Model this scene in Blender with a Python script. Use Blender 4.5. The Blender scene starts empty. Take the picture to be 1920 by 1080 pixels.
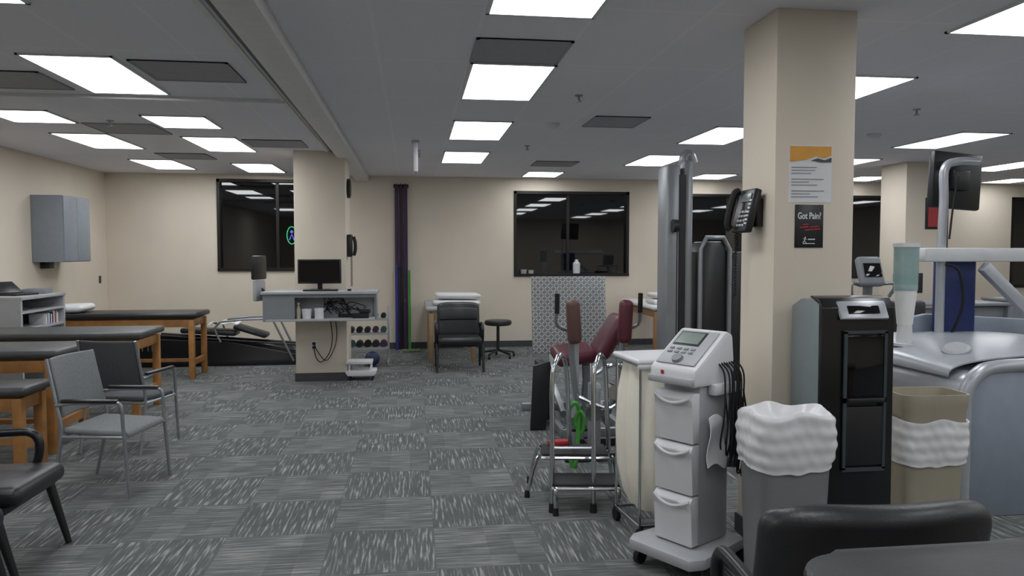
import bpy, bmesh, math, random
from mathutils import Vector, Matrix, Euler
random.seed(4)
C=bpy.context.scene.collection
pi=math.pi
try:
    bpy.context.scene.view_settings.view_transform='Standard'
except Exception: pass
# ------------------------------------------------------------ materials
def lin(c):
    return tuple(((x/255)/12.92 if x/255<=.04045 else ((x/255+.055)/1.055)**2.4) for x in c)
def M(name,rgb,rough=.5,metal=0,var=.08,scale=12,bump=0,bscale=200,spec=None,coat=0,trans=0,alpha=1,bdist=.01):
    m=bpy.data.materials.new(name); m.use_nodes=True
    nt=m.node_tree; b=nt.nodes['Principled BSDF']
    c=lin(rgb)
    tc=nt.nodes.new('ShaderNodeTexCoord')
    n=nt.nodes.new('ShaderNodeTexNoise'); n.inputs['Scale'].default_value=scale; n.inputs['Detail'].default_value=4
    nt.links.new(tc.outputs['Object'],n.inputs['Vector'])
    r=nt.nodes.new('ShaderNodeValToRGB')
    r.color_ramp.elements[0].position=.3; r.color_ramp.elements[1].position=.7
    r.color_ramp.elements[0].color=tuple(x*(1-var) for x in c)+(1,)
    r.color_ramp.elements[1].color=tuple(min(1,x*(1+var)) for x in c)+(1,)
    nt.links.new(n.outputs['Fac'],r.inputs['Fac']); nt.links.new(r.outputs['Color'],b.inputs['Base Color'])
    b.inputs['Roughness'].default_value=rough; b.inputs['Metallic'].default_value=metal
    if spec is not None: b.inputs['Specular IOR Level'].default_value=spec
    if coat: b.inputs['Coat Weight'].default_value=coat
    if trans: b.inputs['Transmission Weight'].default_value=trans
    if alpha<1: b.inputs['Alpha'].default_value=alpha
    if bump:
        n2=nt.nodes.new('ShaderNodeTexNoise'); n2.inputs['Scale'].default_value=bscale; n2.inputs['Distortion'].default_value=.6 if bdist>.01 else 0
        n2.inputs['Detail'].default_value=1 if bdist>.01 else 2
        nt.links.new(tc.outputs['Object'],n2.inputs['Vector'])
        bp=nt.nodes.new('ShaderNodeBump'); bp.inputs['Strength'].default_value=bump; bp.inputs['Distance'].default_value=bdist
        nt.links.new(n2.outputs['Fac'],bp.inputs['Height']); nt.links.new(bp.outputs['Normal'],b.inputs['Normal'])
    return m
def EM(name,rgb,st):
    m=bpy.data.materials.new(name); m.use_nodes=True; b=m.node_tree.nodes['Principled BSDF']
    b.inputs['Base Color'].default_value=lin(rgb)+(1,)
    b.inputs['Emission Color'].default_value=lin(rgb)+(1,); b.inputs['Emission Strength'].default_value=st
    return m
class NT:
    def __init__(s,m): s.t=m.node_tree
    def _in(s,sock,v):
        if isinstance(v,(int,float)): sock.default_value=v
        else: s.t.links.new(v,sock)
    def m(s,op,a,b=0,c=0):
        n=s.t.nodes.new('ShaderNodeMath'); n.operation=op
        s._in(n.inputs[0],a); s._in(n.inputs[1],b); s._in(n.inputs[2],c); return n.outputs[0]
    def vec(s,x,y,z):
        n=s.t.nodes.new('ShaderNodeCombineXYZ'); s._in(n.inputs[0],x); s._in(n.inputs[1],y); s._in(n.inputs[2],z); return n.outputs[0]
    def noise(s,v,sc=1,det=2):
        n=s.t.nodes.new('ShaderNodeTexNoise'); n.inputs['Scale'].default_value=sc; n.inputs['Detail'].default_value=det
        s.t.links.new(v,n.inputs['Vector']); return n.outputs['Fac']
    def white(s,v):
        n=s.t.nodes.new('ShaderNodeTexWhiteNoise'); n.noise_dimensions='3D'; s.t.links.new(v,n.inputs['Vector']); return n.outputs['Value']
    def mix(s,f,a,b):
        return s.m('ADD',s.m('MULTIPLY',a,s.m('SUBTRACT',1,f)),s.m('MULTIPLY',b,f))
    def ss(s,v,a,b):
        n=s.t.nodes.new('ShaderNodeMapRange'); n.interpolation_type='SMOOTHSTEP'
        s.t.links.new(v,n.inputs[0]); n.inputs[1].default_value=a; n.inputs[2].default_value=b; return n.outputs[0]
def carpet():
    m=bpy.data.materials.new('carpet_tiles'); m.use_nodes=True; k=NT(m); nt=m.node_tree; b=nt.nodes['Principled BSDF']
    g=nt.nodes.new('ShaderNodeNewGeometry'); sp=nt.nodes.new('ShaderNodeSeparateXYZ'); nt.links.new(g.outputs['Position'],sp.inputs[0])
    x,y=sp.outputs[0],sp.outputs[1]
    T=.61
    u=k.m('DIVIDE',k.m('SUBTRACT',x,.11),T); v=k.m('DIVIDE',k.m('SUBTRACT',y,.28),T)
    tx=k.m('FLOOR',u); ty=k.m('FLOOR',v)
    par=k.m('FLOORED_MODULO',k.m('ADD',tx,ty),2)
    par=k.m('ROUND',par)
    off=k.white(k.vec(tx,ty,3.0))
    o10=k.m('MULTIPLY',off,17)
    nv=k.noise(k.vec(k.m('MULTIPLY',x,66),k.m('ADD',k.m('MULTIPLY',y,4.4),o10),0.0),1,3)
    nh=k.noise(k.vec(k.m('ADD',k.m('MULTIPLY',x,3.5),o10),k.m('MULTIPLY',y,62),4.0),1,3)
    sv=k.ss(nv,.45,.72); sh=k.ss(nh,.38,.68)
    bx=k.m('FLOOR',k.m('MULTIPLY',u,4)); by=k.m('FLOOR',k.m('MULTIPLY',v,4))
    blk=k.white(k.vec(bx,by,1.0))
    hv=k.m('ADD',k.m('MULTIPLY',sh,.52),k.m('MULTIPLY',blk,.24))
    vv=k.m('ADD',k.m('MULTIPLY',sv,.90),k.m('MULTIPLY',blk,.14))
    f=k.mix(par,hv,vv)
    fine=k.noise(k.vec(k.m('MULTIPLY',x,260),k.m('MULTIPLY',y,260),0.0),1,2)
    f=k.m('ADD',f,k.m('MULTIPLY',k.m('SUBTRACT',fine,.5),.35))
    fu=k.m('FRACT',u); fv=k.m('FRACT',v)
    seam=k.m('MINIMUM',k.m('MINIMUM',fu,k.m('SUBTRACT',1,fu)),k.m('MINIMUM',fv,k.m('SUBTRACT',1,fv)))
    sm=k.ss(seam,0,.012)
    f=k.m('MULTIPLY',f,k.m('ADD',k.m('MULTIPLY',sm,.4),.6))
    r=nt.nodes.new('ShaderNodeValToRGB'); e=r.color_ramp.elements
    e[0].position=0; e[0].color=lin((89,92,93))+(1,)
    e[1].position=1; e[1].color=lin((163,166,161))+(1,)
    q=e.new(.35); q.color=lin((110,113,112))+(1,)
    nt.links.new(f,r.inputs['Fac']); nt.links.new(r.outputs['Color'],b.inputs['Base Color'])
    b.inputs['Roughness'].default_value=.95; b.inputs['Specular IOR Level'].default_value=.15
    bp=nt.nodes.new('ShaderNodeBump'); bp.inputs['Strength'].default_value=.2; bp.inputs['Distance'].default_value=.005
    nt.links.new(f,bp.inputs['Height']); nt.links.new(bp.outputs['Normal'],b.inputs['Normal'])
    return m
def ceiling_mat():
    m=bpy.data.materials.new('ceiling_tiles'); m.use_nodes=True; k=NT(m); nt=m.node_tree; b=nt.nodes['Principled BSDF']
    g=nt.nodes.new('ShaderNodeNewGeometry'); sp=nt.nodes.new('ShaderNodeSeparateXYZ'); nt.links.new(g.outputs['Position'],sp.inputs[0])
    x,y=sp.outputs[0],sp.outputs[1]
    fu=k.m('FRACT',k.m('DIVIDE',k.m('SUBTRACT',x,.39),.6150)); fv=k.m('FRACT',k.m('DIVIDE',k.m('SUBTRACT',y,5.22),1.22))
    du=k.m('MULTIPLY',k.m('MINIMUM',fu,k.m('SUBTRACT',1,fu)),.615); dv=k.m('MULTIPLY',k.m('MINIMUM',fv,k.m('SUBTRACT',1,fv)),1.22)
    d=k.m('MINIMUM',du,dv); s=k.ss(d,.010,.014)
    n=k.noise(g.outputs['Position'],60,4)
    n2=k.noise(g.outputs['Position'],.8,2)
    f=k.m('ADD',k.m('ADD',k.m('MULTIPLY',s,-.25),k.m('MULTIPLY',n,.4)),k.m('MULTIPLY',n2,.5))
    r=nt.nodes.new('ShaderNodeValToRGB'); e=r.color_ramp.elements
    e[0].position=0; e[0].color=lin((228,228,237))+(1,); e[1].position=1; e[1].color=lin((248,248,252))+(1,)
    nt.links.new(f,r.inputs['Fac']); nt.links.new(r.outputs['Color'],b.inputs['Base Color'])
    b.inputs['Roughness'].default_value=.9
    return m
m_carpet=carpet(); m_ceil=ceiling_mat()
m_wall=M('wall_paint',(218,208,192),.75,var=.03,scale=1.5,bump=.12,bscale=260)
m_base=M('rubber_base',(66,66,70),.6)
m_beam=M('beam_paint',(226,225,224),.7,var=.03)
m_white=M('white_plastic',(222,223,226),.4,var=.02)
m_whitem=M('white_metal',(210,212,214),.35,var=.03)
m_rackm=M('dull_rack_metal',(176,178,182),.4,.2,var=.05)
m_dark=M('dark_metal',(44,45,48),.4,.3)
m_frame=M('bronze_window_frame',(38,34,32),.4,.4)
m_glass=M('night_glass',(8,9,11),.02,0,spec=.9,var=.3,scale=1)
m_black=M('black_vinyl',(38,39,42),.38,var=.12,bump=.1,bscale=90)
m_blackp=M('black_plastic',(28,29,32),.35,var=.1)
m_rub=M('black_rubber',(20,20,22),.7)
m_vgray=M('gray_black_vinyl',(72,76,76),.42,var=.1,bump=.1,bscale=70)
m_vdark=M('dark_gray_vinyl',(54,57,59),.45,var=.1,bump=.1,bscale=70)
m_wood=M('honey_oak_wood',(172,122,70),.4,var=.22,scale=8)
m_gray=M('gray_laminate',(132,136,141),.5,var=.04)
m_lgray=M('light_gray_laminate',(172,174,178),.45,var=.04)
m_chrome=M('chrome',(205,208,212),.15,1,var=.05)
m_steel=M('gray_steel',(150,154,158),.35,.6,var=.05)
m_fab=M('gray_fabric',(124,127,129),.85,var=.1,scale=60,bump=.2,bscale=400)
m_dfab=M('charcoal_fabric',(72,76,80),.8,var=.12,scale=60,bump=.2,bscale=400)
m_maroon=M('maroon_vinyl',(88,38,48),.4,var=.1)
m_cloth=M('white_cloth',(222,222,222),.8,var=.03,bump=.15,bscale=25)
m_cream=M('cream_canvas',(240,235,220),.85,var=.03,bump=.15,bscale=9,bdist=.02)
m_liner=M('white_bin_liner',(226,226,228),.25,var=.02,bump=.22,bscale=8,bdist=.03)
m_binGray=M('gray_bin_plastic',(136,138,141),.5,var=.04)
m_beige=M('beige_bin_plastic',(172,165,148),.5,var=.04)
m_cool=M('cooler_side',(118,128,130),.3,var=.04)
m_slate=M('slate_trim',(62,72,77),.35,var=.05)
m_coolb=M('cooler_black',(22,23,25),.25,var=.1)
m_screen=M('dark_screen',(10,12,15),.08,var=.2)
m_blue=M('navy_pad',(28,44,96),.45,var=.1)
m_sil=M('silver_paint',(176,180,186),.3,.3,var=.04)
m_tow=M('tower_gray_paint',(138,142,146),.35,.3,var=.04)
m_panel=M('blue_gray_panel',(140,149,162),.4,.1,var=.04)
m_aqua=M('clear_aqua_plastic',(160,190,190),.1,var=.05,alpha=.5)
m_box=M('cabinet_gray',(136,144,152),.5,var=.04)
m_vent=M('dark_ceiling_panel',(160,160,166),.7,var=.05)
m_paper=M('white_paper',(226,228,230),.7,var=.02)
m_light=EM('fluorescent_diffuser',(250,252,255),8.6)
m_lcd=M('lcd_gray_green',(120,132,126),.25,var=.1)
def flat(name,rgb,r=.5): return M(name,rgb,r,var=.05)
m_red=flat('red_plastic',(168,44,52)); m_green=flat('green_band',(70,150,60)); m_purple=flat('purple_band',(66,44,78))
m_bband=flat('blue_band',(46,62,140)); m_dband=flat('black_band',(44,32,48)); m_orange=flat('orange_ink',(222,160,62)); m_inkg=flat('gray_ink',(130,134,140))
m_teal=flat('dull_teal_vinyl',(50,84,84)); m_ink=flat('dark_ink',(70,72,80)); m_brown=flat('brown_vinyl',(92,66,62))
# ------------------------------------------------------------ geometry
class G:
    def __init__(s): s.bm=bmesh.new()
    def box(s,cx,cy,cz,sx,sy,sz,bev=0,rot=None,seg=2):
        mt=Matrix.Translation((cx,cy,cz))
        if rot: mt=mt@Euler(rot).to_matrix().to_4x4()
        mt=mt@Matrix.Diagonal((sx,sy,sz,1))
        r=bmesh.ops.create_cube(s.bm,size=1,matrix=mt)
        if bev:
            ed=set(e for v in r['verts'] for e in v.link_edges)
            bmesh.ops.bevel(s.bm,geom=list(ed),offset=min(bev,.49*min(sx,sy,sz)),segments=seg,profile=.5,affect='EDGES',clamp_overlap=True)
        return s
    def bx(s,x0,x1,y0,y1,z0,z1,bev=0,seg=2):
        return s.box((x0+x1)/2,(y0+y1)/2,(z0+z1)/2,abs(x1-x0),abs(y1-y0),abs(z1-z0),bev,None,seg)
    def cyl(s,p0,p1,r0,r1=None,n=16):
        p0=Vector(p0);p1=Vector(p1);d=p1-p0
        if r1 is None:r1=r0
        q=d.to_track_quat('Z','Y').to_matrix().to_4x4()
        bmesh.ops.create_cone(s.bm,cap_ends=True,cap_tris=False,segments=n,radius1=r0,radius2=r1,depth=d.length,matrix=Matrix.Translation((p0+p1)/2)@q)
        return s
    def sph(s,c,r,n=12):
        if isinstance(r,(int,float)): r=(r,r,r)
        bmesh.ops.create_uvsphere(s.bm,u_segments=n+4,v_segments=n,radius=1,matrix=Matrix.Translation(c)@Matrix.Diagonal((r[0],r[1],r[2],1)))
        return s
    def tube(s,pts,r,n=8,smooth=0,closed=False):
        P=[Vector(p) for p in pts]
        if smooth:
            Q=[];N=len(P)
            rng=range(N if closed else N-1)
            for i in rng:
                if closed: a,b,c,d=P[i-1],P[i],P[(i+1)%N],P[(i+2)%N]
                else: a=P[max(i-1,0)];b=P[i];c=P[i+1];d=P[min(i+2,N-1)]
                for j in range(smooth):
                    t=j/smooth
                    Q.append(.5*((2*b)+(-a+c)*t+(2*a-5*b+4*c-d)*t*t+(-a+3*b-3*c+d)*t**3))
            if not closed: Q.append(P[-1])
            P=Q
        N=len(P); rings=[]
        up=None
        for i in range(N):
            if closed: t=P[(i+1)%N]-P[i-1]
            else: t=P[min(i+1,N-1)]-P[max(i-1,0)]
            if t.length<1e-9: t=Vector((0,0,1))
            t.normalize()
            if up is None:
                up=Vector((0,0,1)) if abs(t.z)<.9 else Vector((1,0,0))
            a=up-t*up.dot(t)
            if a.length<1e-6: a=t.orthogonal()
            a.normalize(); up=a; b=t.cross(a)
            rr=r[i*len(r)//N] if isinstance(r,(list,tuple)) else r
            rings.append([s.bm.verts.new(P[i]+(a*math.cos(2*pi*j/n)+b*math.sin(2*pi*j/n))*rr) for j in range(n)])
        for i in range(N if closed else N-1):
            A=rings[i];B=rings[(i+1)%N]
            for j in range(n): s.bm.faces.new((A[j],A[(j+1)%n],B[(j+1)%n],B[j]))
        if not closed:
            s.bm.faces.new(rings[0][::-1]); s.bm.faces.new(rings[-1])
        return s
    def lathe(s,prof,c=(0,0,0),n=32,sx=1,sy=1,fn=None,sq=0,caps=True):
        rings=[]
        for (r,z) in prof:
            ring=[]
            for j in range(n):
                a=2*pi*j/n; k=1
                if sq:
                    p=sq; k=1/((abs(math.cos(a))**p+abs(math.sin(a))**p)**(1/p))
                rr=r*k
                if fn: rr*=fn(a,z)
                ring.append(s.bm.verts.new((c[0]+rr*math.cos(a)*sx,c[1]+rr*math.sin(a)*sy,c[2]+z)))
            rings.append(ring)
        for A,B in zip(rings,rings[1:]):
            for j in range(n): s.bm.faces.new((A[j],A[(j+1)%n],B[(j+1)%n],B[j]))
        if caps:
            s.bm.faces.new(rings[0][::-1]); s.bm.faces.new(rings[-1])
        return s
    def prism(s,poly,axis,a0,a1,bev=0):
        def mk(p,a):
            if axis=='x': return (a,p[0],p[1])
            if axis=='y': return (p[0],a,p[1])
            return (p[0],p[1],a)
        A=[s.bm.verts.new(mk(p,a0)) for p in poly]; B=[s.bm.verts.new(mk(p,a1)) for p in poly]
        f=[s.bm.faces.new(A[::-1]),s.bm.faces.new(B)]
        n=len(poly)
        for j in range(n): s.bm.faces.new((A[j],A[(j+1)%n],B[(j+1)%n],B[j]))
        if bev:
            ed=set(e for v in A+B for e in v.link_edges)
            bmesh.ops.bevel(s.bm,geom=list(ed),offset=bev,segments=2,profile=.5,affect='EDGES',clamp_overlap=True)
        return s
    def sheet(s,fn,nu,nv,th=.004):
        a=[[Vector(fn(i/nu,j/nv)) for j in range(nv+1)] for i in range(nu+1)]
        nrm=(a[nu][0]-a[0][0]).cross(a[0][nv]-a[0][0]); nrm.normalize(); nrm*=th
        V=[[s.bm.verts.new(p) for p in r] for r in a]; W=[[s.bm.verts.new(p+nrm) for p in r] for r in a]
        for i in range(nu):
            for j in range(nv):
                s.bm.faces.new((V[i][j],V[i+1][j],V[i+1][j+1],V[i][j+1])); s.bm.faces.new((W[i][j],W[i][j+1],W[i+1][j+1],W[i+1][j]))
        for i in range(nu):
            s.bm.faces.new((V[i][0],W[i][0],W[i+1][0],V[i+1][0])); s.bm.faces.new((V[i][nv],V[i+1][nv],W[i+1][nv],W[i][nv]))
        for j in range(nv):
            s.bm.faces.new((V[0][j],V[0][j+1],W[0][j+1],W[0][j])); s.bm.faces.new((V[nu][j],W[nu][j],W[nu][j+1],V[nu][j+1]))
        return s
    def mesh(s,name,mat):
        bmesh.ops.recalc_face_normals(s.bm,faces=s.bm.faces)
        me=bpy.data.meshes.new(name); s.bm.to_mesh(me); s.bm.free()
        me.polygons.foreach_set('use_smooth',[True]*len(me.polygons))
        try: me.set_sharp_from_angle(angle=math.radians(38))
        except Exception: pass
        if mat: me.materials.append(mat)
        return me
def part(par,name,g,mat,label=None,loc=(0,0,0),rot=(0,0,0)):
    o=bpy.data.objects.new(name,g.mesh(name,mat)); C.objects.link(o)
    o.parent=par; o.location=loc; o.rotation_euler=rot
    if label: o['label']=label
    return o
def thing(name,label,cat,loc,rz=0,group=None):
    o=bpy.data.objects.new(name,None); o.empty_display_size=.1; C.objects.link(o)
    o.location=loc; o.rotation_euler=(0,0,math.radians(rz)); o['label']=label; o['category']=cat
    if group:o['group']=group
    return o
def solo(name,label,cat,g,mat,loc=(0,0,0),rz=0,group=None):
    o=bpy.data.objects.new(name,g.mesh(name,mat)); C.objects.link(o); o.location=loc; o.rotation_euler=(0,0,math.radians(rz))
    o['label']=label;o['category']=cat
    if group:o['group']=group
    return o
def struct(name,g,mat,par=None):
    o=bpy.data.objects.new(name,g.mesh(name,mat)); C.objects.link(o)
    if par: o.parent=par
    else: o['kind']='structure'
    return o
def text(par,name,s,size,mat,loc,rot,sx=1,ext=.0015,bold=0):
    cu=bpy.data.curves.new(name,'FONT'); cu.body=s; cu.size=size; cu.extrude=ext; cu.align_x='CENTER'; cu.align_y='CENTER'; cu.offset=bold
    t=bpy.data.objects.new(name+'_tmp',cu); C.objects.link(t)
    dg=bpy.context.evaluated_depsgraph_get(); me=bpy.data.meshes.new_from_object(t.evaluated_get(dg))
    bpy.data.objects.remove(t)
    me.materials.clear(); me.materials.append(mat)
    o=bpy.data.objects.new(name,me); C.objects.link(o); o.parent=par; o.location=loc; o.rotation_euler=rot; o.scale=(sx,1,1)
    return o
# ------------------------------------------------------------ room
CZ=3.01; XL=-5.06; XR=13.2; YB=13.2; YF=-3.0
struct('floor',G().bx(XL-.2,XR+.2,YF-.2,YB+.2,-.1,0),m_carpet)
struct('ceiling',G().bx(XL-.2,XR+.2,YF-.2,YB+.2,CZ,CZ+.1),m_ceil)
struct('wall_left',G().bx(XL-.2,XL,YF-.2,YB+.2,0,CZ),m_wall)
struct('wall_right',G().bx(XR,XR+.2,YF-.2,YB+.2,0,CZ),m_wall)
struct('wall_front',G().bx(XL,XR,YF-.2,YF,0,CZ),m_wall)
wins=[(-3.29,-1.2,1.37,2.93),(1.77,3.88,1.26,2.78),(5.0,7.15,1.22,2.76),(8.1,10.2,1.20,2.76),(11.55,13.0,1.0,2.76)]
g=G(); x=XL
for (a,b,z0,z1) in wins:
    g.bx(x,a,YB,YB+.2,0,CZ); g.bx(a,b,YB,YB+.2,0,z0); g.bx(a,b,YB,YB+.2,z1,CZ); x=b
g.bx(x,XR,YB,YB+.2,0,CZ)
struct('wall_back',g,m_wall)
for i,(a,b,z0,z1) in enumerate(wins):
    g=G(); f=.05
    g.bx(a,a+f,YB-.012,YB+.12,z0,z1).bx(b-f,b,YB-.012,YB+.12,z0,z1).bx(a,b,YB-.03,YB+.12,z0,z0+f).bx(a,b,YB-.012,YB+.12,z1-f,z1)
    mx=a+(b-a)*.47; g.bx(mx-.025,mx+.025,YB+.05,YB+.1,z0,z1)
    w=struct('window_%d'%(i+1),g,m_frame)
    part(w,'glass',G().bx(a+.04,b-.04,YB+.075,YB+.085,z0+.04,z1-.04),m_glass)
struct('baseboard_back',G().bx(XL,XR,YB-.012,YB,0,.11),m_base)
struct('baseboard_left',G().bx(XL,XL+.012,YF,YB,0,.11),m_base)
cols=[('wall_column_left',-1.535,-.88,10.0,10.68),('wall_column_center',1.95,2.41,3.86,4.27),('wall_column_right',7.13,7.75,10.1,10.7)]
for n,a,b,c,d in cols:
    struct(n,G().bx(a,b,c,d,0,CZ,.004),m_wall)
for i,(n,a,b,c,d) in enumerate(cols):
    e=.012; struct('baseboard_'+n.split('_')[1]+'_'+n.split('_')[2],G().bx(a-e,b+e,c-e,d+e,0,.11),m_base)
struct('trim_1',G().bx(-.98,-.76,YF,YB,CZ-.09,CZ,.01),m_beam)
struct('trim_2',G().bx(-1.055,-1.02,YF,10.0,CZ-.02,CZ+.01),m_dark)
struct('trim_3',G().bx(XL,-1.1,6.70,6.74,CZ-.03,CZ),m_whitem)
struct('trim_4',G().bx(-1.13,-1.09,YF,10.0,CZ-.015,CZ),m_beam)
L=[]
for xx in (.4,3.15,5.95,8.73):
    for yy in (-1.65,.64,2.93,5.22,7.52,9.82): L.append((xx,yy,.61,1.22))
for xx in (1.86,4.85,7.7,10.6): L.append((xx,12.1,.61,.8))
for xx,yy,l in ((-2.6,.8,1.22),(-2.6,3.08,1.22),(-2.6,5.37,1.22),(-2.6,7.62,.7),(-2.62,8.96,1.22),(-2.68,11.55,1.22),(-3.97,7.48,.68),(-3.97,8.87,1.2),(-4.0,11.25,1.2),(-4.2,2.0,1.22),(11.4,7.5,1.22),(11.4,3,1.22)): L.append((xx,yy,.61,l))
for (xx,yy,w,l) in L:
    o=thing('ceiling_light','recessed rectangular fluorescent ceiling light with white diffuser','ceiling light',(xx+w/2,yy+l/2,CZ),0,'recessed ceiling light panels')
    part(o,'diffuser',G().box(0,0,-.006,w-.03,l-.03,.008),m_light)
    f=G(); f.bx(-w/2,w/2,-l/2,-l/2+.02,-.012,0).bx(-w/2,w/2,l/2-.02,l/2,-.012,0).bx(-w/2,-w/2+.02,-l/2,l/2,-.012,0).bx(w/2-.02,w/2,-l/2,l/2,-.012,0)
    part(o,'light_frame',f,m_whitem)
for (a,b,c,d) in ((.39,1.0,4.62,5.2),(1.75,2.3,7.1,7.7),(1.77,2.4,10.7,11.3),(-1.93,-1.27,5.45,6.05),(-3.9,-2.7,5.9,6.5),(-3.34,-2.65,8.15,8.8),(-1.98,-1.3,9.1,9.7),(-3.4,-2.75,10.5,11.1)):
    g=G(); g.bx(a,b,c,d,CZ-.008,CZ)
    g.bx(a,b,c,c+.02,CZ-.012,CZ).bx(a,b,d-.02,d,CZ-.012,CZ).bx(a,a+.02,c,d,CZ-.012,CZ).bx(b-.02,b,c,d,CZ-.012,CZ)
    solo('ceiling_vent','dark gray vent panel set in the ceiling grid','ceiling vent',g,m_vent,group='ceiling vent panels')
for (a,b) in ((1.38,6.2),(1.4,9.2),(-3.0,8.0),(4.6,6.4),(5.2,9.4)):
    g=G().cyl((0,0,0),(0,0,-.008),.035).cyl((0,0,-.008),(0,0,-.05),.01).cyl((0,0,-.05),(0,0,-.055),.025)
    solo('fire_sprinkler','small metal fire sprinkler head on the ceiling','sprinkler',g,m_steel,(a,b,CZ),group='ceiling sprinklers')
for (a,b) in ((1.42,7.6),(5.1,7.8)):
    solo('smoke_detector','round white smoke detector on the ceiling','smoke detector',G().lathe([(.075,0),(.075,-.02),(.06,-.04),(.03,-.05)]),m_whitem,(a,b,CZ),group='smoke detectors')
o=thing('exit_sign','white exit sign housing hanging edge-on from the ceiling','exit sign',(.03,9.05,CZ))
part(o,'mounting_canopy',G().box(0,0,-.015,.10,.22,.03,.008),m_white)
part(o,'sign_body',G().box(0,0,-.20,.055,.34,.34,.012),m_white)
part(o,'lamp',G().cyl((.03,-.1,-.14),(.055,-.1,-.14),.03),m_gray)
part(o,'lamp',G().cyl((.03,.1,-.14),(.055,.1,-.14),.03),m_gray)
# ------------------------------------------------------------ furniture
def treat_table(loc,L_,W,h,label,mat,legmat=m_wood,rz=0,shelf=True,group='padded treatment tables',corner=.0):
    o=thing('treatment_table',label,'treatment table',loc,rz,group)
    if corner:
        P=[]; r=corner
        for (cx,cy,a0) in ((L_/2-r,W/2-r,0),(-L_/2+r,W/2-r,90),(-L_/2+r,-W/2+r,180),(L_/2-r,-W/2+r,270)):
            for i in range(7):
                a=math.radians(a0+15*i); P.append((cx+r*math.cos(a),cy+r*math.sin(a)))
        part(o,'table_top',G().prism(P,'z',h-.09,h,.025),mat)
    else:
        part(o,'table_top',G().box(0,0,h-.035,L_,W,.07,.03,seg=3),mat)
    a=L_/2-.08-corner*.3;b=W/2-.06-corner*.2
    g=G().box(0,-b,h-.14,2*a,.03,.10,.004).box(0,b,h-.14,2*a,.03,.10,.004).box(-a,0,h-.14,.03,2*b,.10,.004).box(a,0,h-.14,.03,2*b,.10,.004)
    part(o,'apron',g,legmat)
    for sx in(-1,1):
        for sy in(-1,1): part(o,'leg',G().box(sx*a,sy*b,(h-.09)/2,.07,.07,h-.09,.006),legmat)
    if shelf:
        part(o,'stretcher',G().box(-a,0,.22,.04,2*b,.07).box(a,0,.22,.04,2*b,.07).box(0,0,.22,2*a,.07,.04),legmat)
    return o
treat_table((-3.83,10.66,0),1.95,.70,.89,'long treatment table with black vinyl pad and oak legs',m_black)
treat_table((-3.80,8.38,0),2.08,.76,.88,'treatment table with dark gray vinyl pad and oak frame',m_vgray)
treat_table((-3.97,6.98,0),2.05,.72,.88,'treatment table with worn gray vinyl pad and oak legs',m_vgray)
treat_table((-3.55,6.22,0),1.3,.44,.68,'low padded bench with gray vinyl top and oak frame',m_vgray)
treat_table((.58,12.2,0),.8,1.75,.86,'beige wooden treatment table behind the black armchair',m_lgray,M('beige_table_wood',(172,146,112),.5),shelf=False)
treat_table((4.05,12.1,0),.75,1.8,.86,'oak treatment table covered with white linens',m_cloth,M('brown_table_wood',(150,110,74),.5),shelf=False)
treat_table((1.93,1.46,0),1.95,.74,.905,'black vinyl treatment table with rounded padded corners',m_vdark,corner=.16)
treat_table((10.2,8.2,0),1.9,.7,.86,'treatment table with dark green-gray pad by the far desks',m_vgray)
def pillow(loc,sx,sy,sz,label,rz=0,mat=m_cloth):
    g=G().box(0,0,sz/2,sx,sy,sz,sz*.48,seg=4)
    for v in g.bm.verts:
        k=1-.35*((abs(v.co.x)/(sx/2))**3+(abs(v.co.y)/(sy/2))**3)/2
        v.co.z=sz/2+(v.co.z-sz/2)*k+ .008*math.sin(v.co.x*23+v.co.y*17)
    mz=min(v.co.z for v in g.bm.verts)
    for v in g.bm.verts: v.co.z-=mz
    return solo('pillow',label,'pillow',g,mat,loc,rz)
pillow((-4.55,10.66,.89),.45,.5,.12,'white pillow on the end of a treatment table')
pillow((.66,11.75,.86),.74,.45,.10,'white pillow stacked on the treatment table')
pillow((.68,11.75,.965),.70,.42,.10,'white folded pillow on top of another pillow',4)
pillow((4.05,11.6,.86),.6,.45,.1,'white pillow on the far treatment table')
pillow((4.05,11.6,.965),.55,.42,.09,'white pillow on top of another pillow',3)
def armchair(loc,rz,label,w=.62,bk=0,group='black padded armchairs',bw=0):
    o=thing('armchair',label,'armchair',loc,rz,group)
    hw=w/2
    part(o,'seat',G().box(0,-.04,.44,w-.08,.56,.11,.05,seg=4),m_black)
    def bend(g):
        bmesh.ops.subdivide_edges(g.bm,edges=[e for e in g.bm.edges if abs(e.verts[0].co.x-e.verts[1].co.x)>w*.5],cuts=12)
        for v in g.bm.verts: v.co.y+=-.10*(abs(v.co.x)/hw)**2; v.co.z-=.055*(abs(v.co.x)/hw)**5*(1 if v.co.z>.8+bk else 0)
        return g
    part(o,'backrest',bend(G().box(0,.265,.71+bk,w-.08+bw,.10,.50,.048,(math.radians(-9),0,0),4)),m_black)
    part(o,'back_cushion',bend(G().box(0,.215,.60+bk,w-.14,.035,.16,.017,(math.radians(-9),0,0),3).box(0,.222,.79+bk,w-.14,.045,.18,.02,(math.radians(-9),0,0),3)),m_black)
    part(o,'seat_frame',G().box(0,0,.375,w-.08,.5,.04,.008),m_blackp)
    for sx in(-1,1):
        x=sx*(hw-.025)
        part(o,'armrest',G().tube([(x,-.10,.38),(x,-.155,.50),(x,-.165,.60),(x,-.12,.655),(x,-.02,.66),(x,.12,.65),(x,.25,.61)],.024,10,6),m_blackp)
        part(o,'leg',G().cyl((x,-.31,0),(x,-.20,.40),.017,.028,10),m_blackp)
        part(o,'leg',G().cyl((x,.31,0),(x,.22,.62),.017,.026,10),m_blackp)
    return o
armchair((.645,10.75,0),0,'black leather armchair in front of white pillows',w=.70)
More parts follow.
